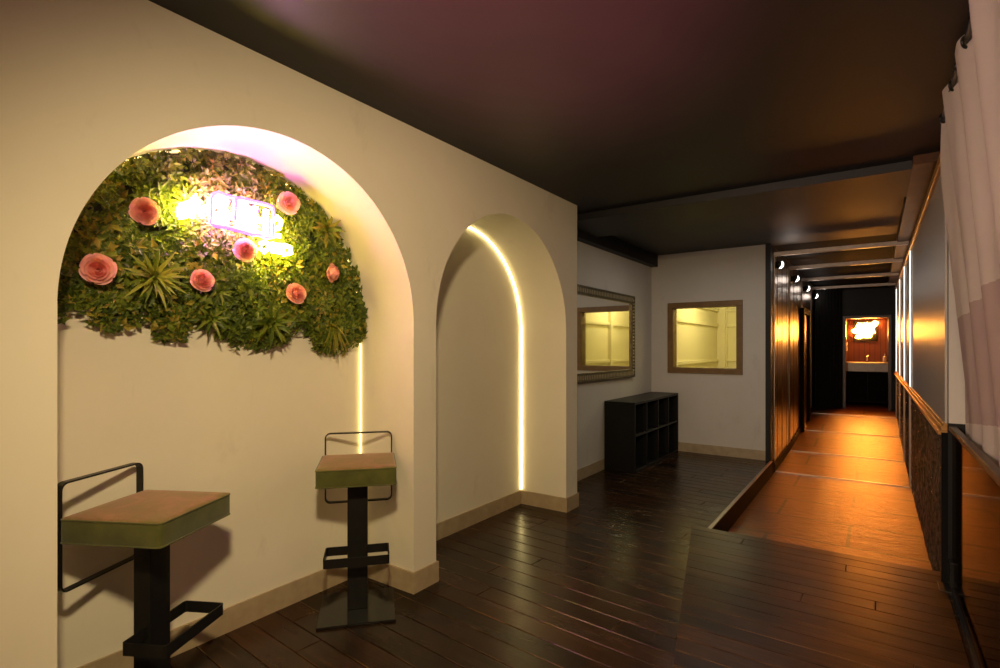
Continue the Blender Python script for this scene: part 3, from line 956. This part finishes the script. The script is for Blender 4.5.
# ------------------------------------------------------------------ black cubby cabinet
cb = empty('cubby_cabinet', (-2.35, 6.48, 0), 0, 'black open cubby cabinet with eight compartments under the mirror', 'cabinet')
def cbx(name, *a, bev=.003):
    bm = BX(*a, bev=bev)
    bmesh.ops.translate(bm, verts=bm.verts, vec=(2.35, -6.48, 0))
    return obj(name, bm, M['cab'], cb)
def cabm():
    m, nt, b = new_mat('black_scuffed_laminate')
    v = coords(nt)
    n = noise(nt, coords(nt, (1, 1, 2)), 9, 9, .75, 1.2)
    link(nt, ramp(nt, n, [(.5, (.006, .006, .006)), (.68, (.009, .009, .0085)), (.76, (.06, .057, .05))]), b.inputs['Base Color'])
    b.inputs['Roughness'].default_value = .42
    b.inputs['Specular IOR Level'].default_value = .22
    return m
M['cab'] = cabm()
cx0, cx1, cy0, cy1, ch = -2.547, -2.18, 5.68, 7.275, .79
cbx('top_panel', cx0, cx1, cy0, cy1, ch-.028, ch)
cbx('bottom_panel', cx0, cx1, cy0+.026, cy1-.026, 0, .03)
cbx('side_panel', cx0, cx1, cy0, cy0+.026, 0, ch-.028); cbx('side_panel', cx0, cx1, cy1-.026, cy1, 0, ch-.028)
cbx('back_panel', cx0, cx0+.012, cy0+.026, cy1-.026, .03, ch-.028)
cbx('shelf', cx0+.012, cx1-.004, cy0+.026, cy1-.026, .40, .424)
for k in (1, 2, 3):
    y = cy0+(cy1-cy0)*k/4
    cbx('divider', cx0+.012, cx1-.004, y-.011, y+.011, .03, .40); cbx('divider', cx0+.012, cx1-.004, y-.011, y+.011, .424, ch-.028)

# ------------------------------------------------------------------ wooden ramp at the corridor mouth
poly = [(-1.165, 4.235), (.335, 4.245), (.335, .9), (-.385, .9)]
ed_ = Vector((-.385+1.165, .9-4.235, 0)); en_ = (-abs(ed_.y), -ed_.x, 0)
rp = boards('floor_platform', [((-1.165, 4.235, 0), en_), ((.335, 0, 0), (1, 0, 0)), ((0, 4.24, 0), (0, 1, 0)), ((0, .9, 0), (0, -1, 0))], 0, -1.4, .6, .86, 4.3, .122, .004, 3.2, .0015, .019, M['ramp'], .010, 11, .001)
tag(rp, 'dark plank platform lying across the mouth of the orange lit corridor', 'platform')

# ------------------------------------------------------------------ light frames round the corridor
def portal(y, label):
    t = empty('light_frame', (XC0, y, floor_z(y)), 0, label, 'light frame', 'light frames round the corridor')
    z0 = floor_z(y)
    def p(name, x0, x1, dy0, dy1, za, zb, m, bev=.002):
        bm = BX(x0-XC0, x1-XC0, dy0, dy1, za-z0, zb-z0, bev=bev)
        return obj(name, bm, m, t)
    p('ceiling_bar', XC0, XC1-.04, -.028, .028, 2.565, 2.615, M['alu_dim'])
    p('floor_strip', XC0+.02, XC1-.03, -.018, .018, z0-.012, z0+.010, M['alu'])
    p('left_upright', XC0, XC0+.012, -.006, .006, z0+.01, 2.565, M['alu_dim'])
    p('lower_upright', XC1-.038, XC1-.013, -.012, .012, z0+.01, .88, M['alu_dim'])
    up = p('upper_upright', XC1-.026, XC1-.012, -.019, .019, .957, 2.50, M['alu'])
    p('light_line', XC1-.032, XC1-.0255, -.012, .012, .965, 2.49, M['led_white'])
    p('corner_clip', XC1-.045, XC1-.02, -.022, .022, 2.50, 2.62, M['chrome'])
    return t
where = ['first light frame round the corridor, nearest the dark plank platform', 'second light frame round the corridor counted from the plank platform',
         'third light frame round the corridor counted from the plank platform', 'farthest light frame round the corridor, nearest the black drape']
wl = ['first white wall lamp on the bronze corridor wall, nearest the pale alcove', 'second white wall lamp on the bronze corridor wall from the alcove',
      'third white wall lamp on the bronze corridor wall from the alcove', 'farthest white wall lamp on the bronze corridor wall, by the black drape']
LY = (7.56, 9.22, 10.86, 12.5)
for k, y in enumerate((7.52, 8.95, 10.6, 12.25)): portal(y, where[k])
def wall_lamp(y, label):
    t = empty('wall_lamp', (XC0, y, 2.46), 0, label, 'wall lamp', 'wall lamps in the corridor')
    bm = bmesh.new(); cyl(bm, (.010, 0, 0), .045, .02, 'X', 24); cyl(bm, (.03, 0, 0), .014, .03, 'X', 12)
    obj('base', bm, M['black_metal'], t, False)
    # round bulkhead: black rear shell and a pale glowing bowl
    bm = bmesh.new()
    bmesh.ops.create_uvsphere(bm, u_segments=24, v_segments=14, radius=.05)
    bmesh.ops.bisect_plane(bm, geom=bm.verts[:]+bm.edges[:]+bm.faces[:], plane_co=(0, 0, 0), plane_no=(-.8, -.6, .25), clear_outer=True)
    bmesh.ops.translate(bm, verts=bm.verts, vec=(.058, 0, 0))
    obj('glass_bowl', bm, M['lamp_white'], t, True)
    bm = bmesh.new()
    bmesh.ops.create_uvsphere(bm, u_segments=24, v_segments=14, radius=.053)
    bmesh.ops.bisect_plane(bm, geom=bm.verts[:]+bm.edges[:]+bm.faces[:], plane_co=(0, 0, 0), plane_no=(.8, .6, -.25), clear_outer=True)
    bmesh.ops.translate(bm, verts=bm.verts, vec=(.058, 0, 0))
    obj('shell', bm, M['black_metal'], t, True)
    return t
for k, y in enumerate(LY): wall_lamp(y, wl[k])

# ------------------------------------------------------------------ black drape at the end of the corridor
bm = bmesh.new()
p0, p1 = Vector((-.99, 12.62)), Vector((-.56, 13.12))
n, m_ = 160, 10
dirv = (p1-p0); nn = Vector((dirv.y, -dirv.x)).normalized()
G = []
for i in range(n+1):
    f = i/n
    q = p0+dirv*f
    row = []
    for j in range(m_+1):
        z = floor_z(q.y)+.015+(2.64-floor_z(q.y))*j/m_
        amp = .022*(1.15-.4*j/m_)
        c_ = q+nn*(amp*math.sin(f*2*PI*8+.3*math.sin(j*.5)))
        row.append(bm.verts.new((c_.x, c_.y, z)))
    G.append(row)
for i in range(n):
    for j in range(m_): bm.faces.new((G[i][j], G[i+1][j], G[i+1][j+1], G[i][j+1]))
dr = empty('drape', (0, 0, 0), 0, 'floor-length black drape beside the glowing washroom opening', 'curtain')
obj('cloth', bm, M['black_cloth'], dr, True)
bm = bmesh.new(); tube(bm, [(p0.x-.03, p0.y-.03, 2.665), (p1.x+.03, p1.y+.03, 2.665)], .014, 8)
obj('rail', bm, M['black_metal'], dr, True)

# ------------------------------------------------------------------ washroom counter and fittings
cf = 13.62; zf2 = floor_z(14)
vn = empty('vanity_counter', (-.16, 13.9, zf2), 0, 'grey-edged washroom counter over a dark cupboard at the corridor end', 'counter')
def vb(name, x0, x1, y0, y1, z0, z1, m, bev=.004, par=None):
    bm = BX(x0+.16, x1+.16, y0-13.9, y1-13.9, z0-zf2, z1-zf2, bev=bev)
    return obj(name, bm, m, par or vn)
vb('worktop', -.615, .345, cf, 14.54, 1.055, 1.09, M['counter_metal'])
vb('apron', -.60, .335, cf+.012, cf+.03, .90, 1.055, M['counter_metal'])
cbd = vb('cupboard', -.58, .32, cf+.14, 14.5, zf2+.06, .90, M['black_paint'])
for k in range(2): vb('cupboard_door', -.57+.45*k, -.13+.45*k, cf+.122, cf+.14, zf2+.09, .88, M['black_matte'])
vb('leg', -.60, -.55, cf+.02, cf+.07, zf2, .90, M['skirt_brown']); vb('leg', .285, .335, cf+.02, cf+.07, zf2, .90, M['skirt_brown'])
vb('kick_rail', -.55, .285, cf+.03, cf+.06, zf2+.06, zf2+.10, M['skirt_brown'])
fa = empty('faucet', (-.14, 14.0, 1.091), 0, 'small metal faucet in the middle of the washroom counter', 'faucet')
bm = bmesh.new(); cyl(bm, (0, 0, .004), .026, .008); tube(bm, [(0, 0, 0), (0, 0, .10), (0, -.02, .125), (0, -.06, .135), (0, -.10, .125), (0, -.11, .11)], .011, 10)
obj('spout', bm, M['chrome'], fa, True)
bm = bmesh.new(); tube(bm, [(.0, .0, .11), (.035, .01, .15)], .006, 8)
obj('lever', bm, M['chrome'], fa, True)
def dispenser(x, y, z, w_, h_, rz, label, name, cat):
    t = empty(name, (x, y, z), rz, label, cat)
    obj('housing', BX(-w_/2, w_/2, -.11, 0, 0, h_, bev=.015, seg=3), M['white_plastic'], t, False)
    obj('outlet', BX(-w_/2+.03, w_/2-.03, -.115, -.02, -.012, .004, bev=.002), M['black_paint'], t)
    obj('sight_window', BX(-.012, .012, -.114, -.10, h_*.35, h_*.7, bev=.002), M['black_paint'], t)
    return t
dispenser(XC1-.001, 14.15, 1.32, .26, .34, -PI/2, 'white paper towel dispenser on the right side of the washroom', 'towel_dispenser', 'dispenser')
dispenser(-.619, 14.2, 1.33, .11, .20, PI/2, 'small soap dispenser on the left side of the washroom', 'soap_dispenser', 'dispenser')
sd = empty('soap_bottle', (.17, 13.95, 1.091), 0, 'small bottle at the right end of the washroom counter', 'bottle')
bm = bmesh.new(); cyl(bm, (0, 0, .06), .032, .12, 'Z', 20); cyl(bm, (0, 0, .13), .032, .02, 'Z', 20, .012)
obj('body', bm, M['white_plastic'], sd)
bm = bmesh.new(); tube(bm, [(0, 0, .135), (0, 0, .165), (0, -.04, .165)], .006, 8)
obj('pump', bm, M['chrome'], sd)

# neon sign at the corridor end
ns = empty('neon_sign', (-.17, 14.50, 1.80), 0, 'orange glowing neon sign on the slatted washroom wall at the corridor end', 'neon sign')
def st2(bm, pts, r=.022): tube(bm, [(x, 0, z) for x, z in pts], r, 8)
bm = bmesh.new()
zz = lambda x0, x1, za, zb, n, dx=0: [(x0+(x1-x0)*i/n+(dx if i % 2 else 0), zb if i % 2 else za) for i in range(n+1)]
st2(bm, zz(-.17, .17, .05, .16, 13, .01)); st2(bm, zz(-.20, .15, -.06, .06, 14)); st2(bm, zz(-.15, .12, -.15, -.04, 11, -.01))
st2(bm, [(.13, .15), (.17, .19), (.21, .17), (.18, .10)]); st2(bm, [(-.20, .03), (-.24, .0), (-.21, -.05)]); st2(bm, [(-.15, -.12), (-.18, -.16), (-.11, -.17), (-.06, -.13), (.03, -.15), (.10, -.13)])
obj('lettering', bm, M['neon_orange'], ns, True)
obj('backing_board', BX(-.235, .215, 0.024, .032, -.25, .22, bev=.003), M['black_matte'], ns)
for x, z in ((-.2, -.06), (.16, .1), (-.08, .1), (.1, -.1)):
    bm = bmesh.new(); tube(bm, [(x, 0, z), (x, .05, z)], .005, 6)
    obj('stand_off_pin', bm, M['tube_off'], ns)

# ------------------------------------------------------------------ smoked glass balustrade and sheer curtain on the right
gb = empty('glass_balustrade', (.372, 2.4, 0), 0, 'smoked brown glass balustrade with a dark handrail in front of the sheer curtain', 'balustrade')
def gx(name, x0, x1, y0, y1, z0, z1, m, bev=.002):
    return obj(name, BX(x0-.372, x1-.372, y0-2.4, y1-2.4, z0, z1, bev=bev), m, gb)
gx('glass_pane', .367, .377, .2, 4.04, .02, .915, M['glass_brown'], 0)
gx('handrail', .353, .388, .2, 4.05, .915, .945, M['dark_rail'], .006)
gx('base_channel', .355, .389, .2, 4.05, 0, .03, M['black_metal'])
gx('end_clamp', .350, .394, 3.96, 4.045, .03, .17, M['black_metal'])
gx('foot_plate', .30, .42, 3.90, 4.05, 0, .024, M['black_metal'])

bm = bmesh.new()
n, m_ = 420, 26
G = []
for i in range(n+1):
    f = i/n
    row = []
    for j in range(m_+1):
        z = .05+(2.625-.05)*j/m_
        k = min(1, max(0, (z-1.0)/(2.62-1.0)))
        ye = 3.95+(3.60-3.95)*k
        y = -1.2+(ye+1.2)*f
        xc = .418+(.288-.418)*k
        ph = y*2*PI/.42
        x = xc+(.016+.008*k)*math.sin(ph+.5*math.sin(z*1.3))+.005*math.sin(ph*2.3+z*1.5)
        row.append(bm.verts.new((x, y, z)))
    G.append(row)
for i in range(n):
    for j in range(m_): bm.faces.new((G[i][j], G[i+1][j], G[i+1][j+1], G[i][j+1]))
cu = empty('sheer_curtain', (0, 0, 0), 0, 'long pinkish white sheer curtain hanging behind the glass balustrade', 'curtain')
obj('cloth', bm, M['sheer'], cu, True)
bm = bmesh.new()
tube(bm, [(.288, -1.3, 2.59), (.288, 3.62, 2.59)], .010, 10)
obj('rod', bm, M['black_metal'], cu, True)
y = 3.57
while y > .2:
    bm = bmesh.new()
    tube(bm, [(.288+.012*math.cos(a*PI/10), y+.016*math.cos(a*PI/10), 2.59+.020*math.sin(a*PI/10)) for a in range(20)], .006, 6, True)
    obj('eyelet', bm, M['black_metal'], cu, True)
    y -= .21

# ------------------------------------------------------------------ lights
def light(name, kind, loc, col, power, size=.05, rot=None, **kw):
    d = bpy.data.lights.new(name, kind)
    d.color = col; d.energy = power
    if kind == 'POINT': d.shadow_soft_size = size
    if kind == 'AREA': d.shape = 'RECTANGLE'; d.size = size; d.size_y = kw.get('sy', size)
    if kind == 'SPOT': d.shadow_soft_size = size; d.spot_size = kw.get('ang', 1.5); d.spot_blend = kw.get('blend', .6)
    o = bpy.data.objects.new(name, d); COL.objects.link(o)
    o.location = loc
    if rot: o.rotation_euler = rot
    return o
def aim(o, to):
    o.rotation_euler = (Vector(to)-o.location).to_track_quat('-Z', 'Y').to_euler()
    return o
aim(light('ceiling_spot_lamp', 'SPOT', (.02, -.05, 2.5), (1, .765, .415), 300, .09, ang=1.72, blend=.9), (-2.0, 2.5, .5))
aim(light('yellow_lamp', 'SPOT', (-.9, -1.2, 2.4), (1, .74, .08), 22, .2, ang=1.5, blend=1), (-2.15, .25, .8))
aim(light('curtain_fill', 'SPOT', (-1.2, -1.2, 1.9), (1, .76, .56), 390, .12, ang=1.25, blend=1), (.42, 3.1, 1.25))  # added fill behind the camera, brightens the curtain
aim(light('rear_fill', 'AREA', (.25, -2.35, 1.5), (1, .50, .30), 13, 1.0), (-2.4, 1.6, .8))  # added warm pink fill at the rear, lifts the niche shadows
aim(light('pink_ceiling_fill', 'SPOT', (-.45, -.7, .6), (1, .22, .27), 2300, .1, ang=.58, blend=1), (-1.02, 1.55, 2.66))  # added unseen spot that puts the pink glow on the ceiling
light('alcove_fill', 'AREA', (-1.3, 5.9, 2.57), (1, .95, .88), 7, .7)  # added neutral fill to brighten the dim alcove
light('side_room_lamp', 'POINT', (-1.75, 8.5, 2.5), (1, .86, .42), 55, .12)
aim(light('washroom_lamp', 'AREA', (-.16, 14.2, 2.6), (1, .22, .015), 20, .5), (-.16, 13.9, 0))
aim(light('washroom_glow', 'SPOT', (-.16, 14.35, 2.15), (1, .16, .003), 285, .12, ang=1.0, blend=1), (-.15, 10.6, -.05))
for k, y in enumerate(LY):
    light('wall_lamp_glow', 'POINT', (XC0+.20, y-.03, 2.45), (1, .85, .74), 1.2, .05)

wd = bpy.data.worlds.new('world'); S.world = wd
wd.use_nodes = True
wd.node_tree.nodes['Background'].inputs['Color'].default_value = (.02, .018, .016, 1)
wd.node_tree.nodes['Background'].inputs['Strength'].default_value = .3

S.view_settings.view_transform = 'Standard'
S.view_settings.look = 'None'
S.view_settings.exposure = 0.0
S.view_settings.gamma = 1
S.view_settings.use_curve_mapping = False
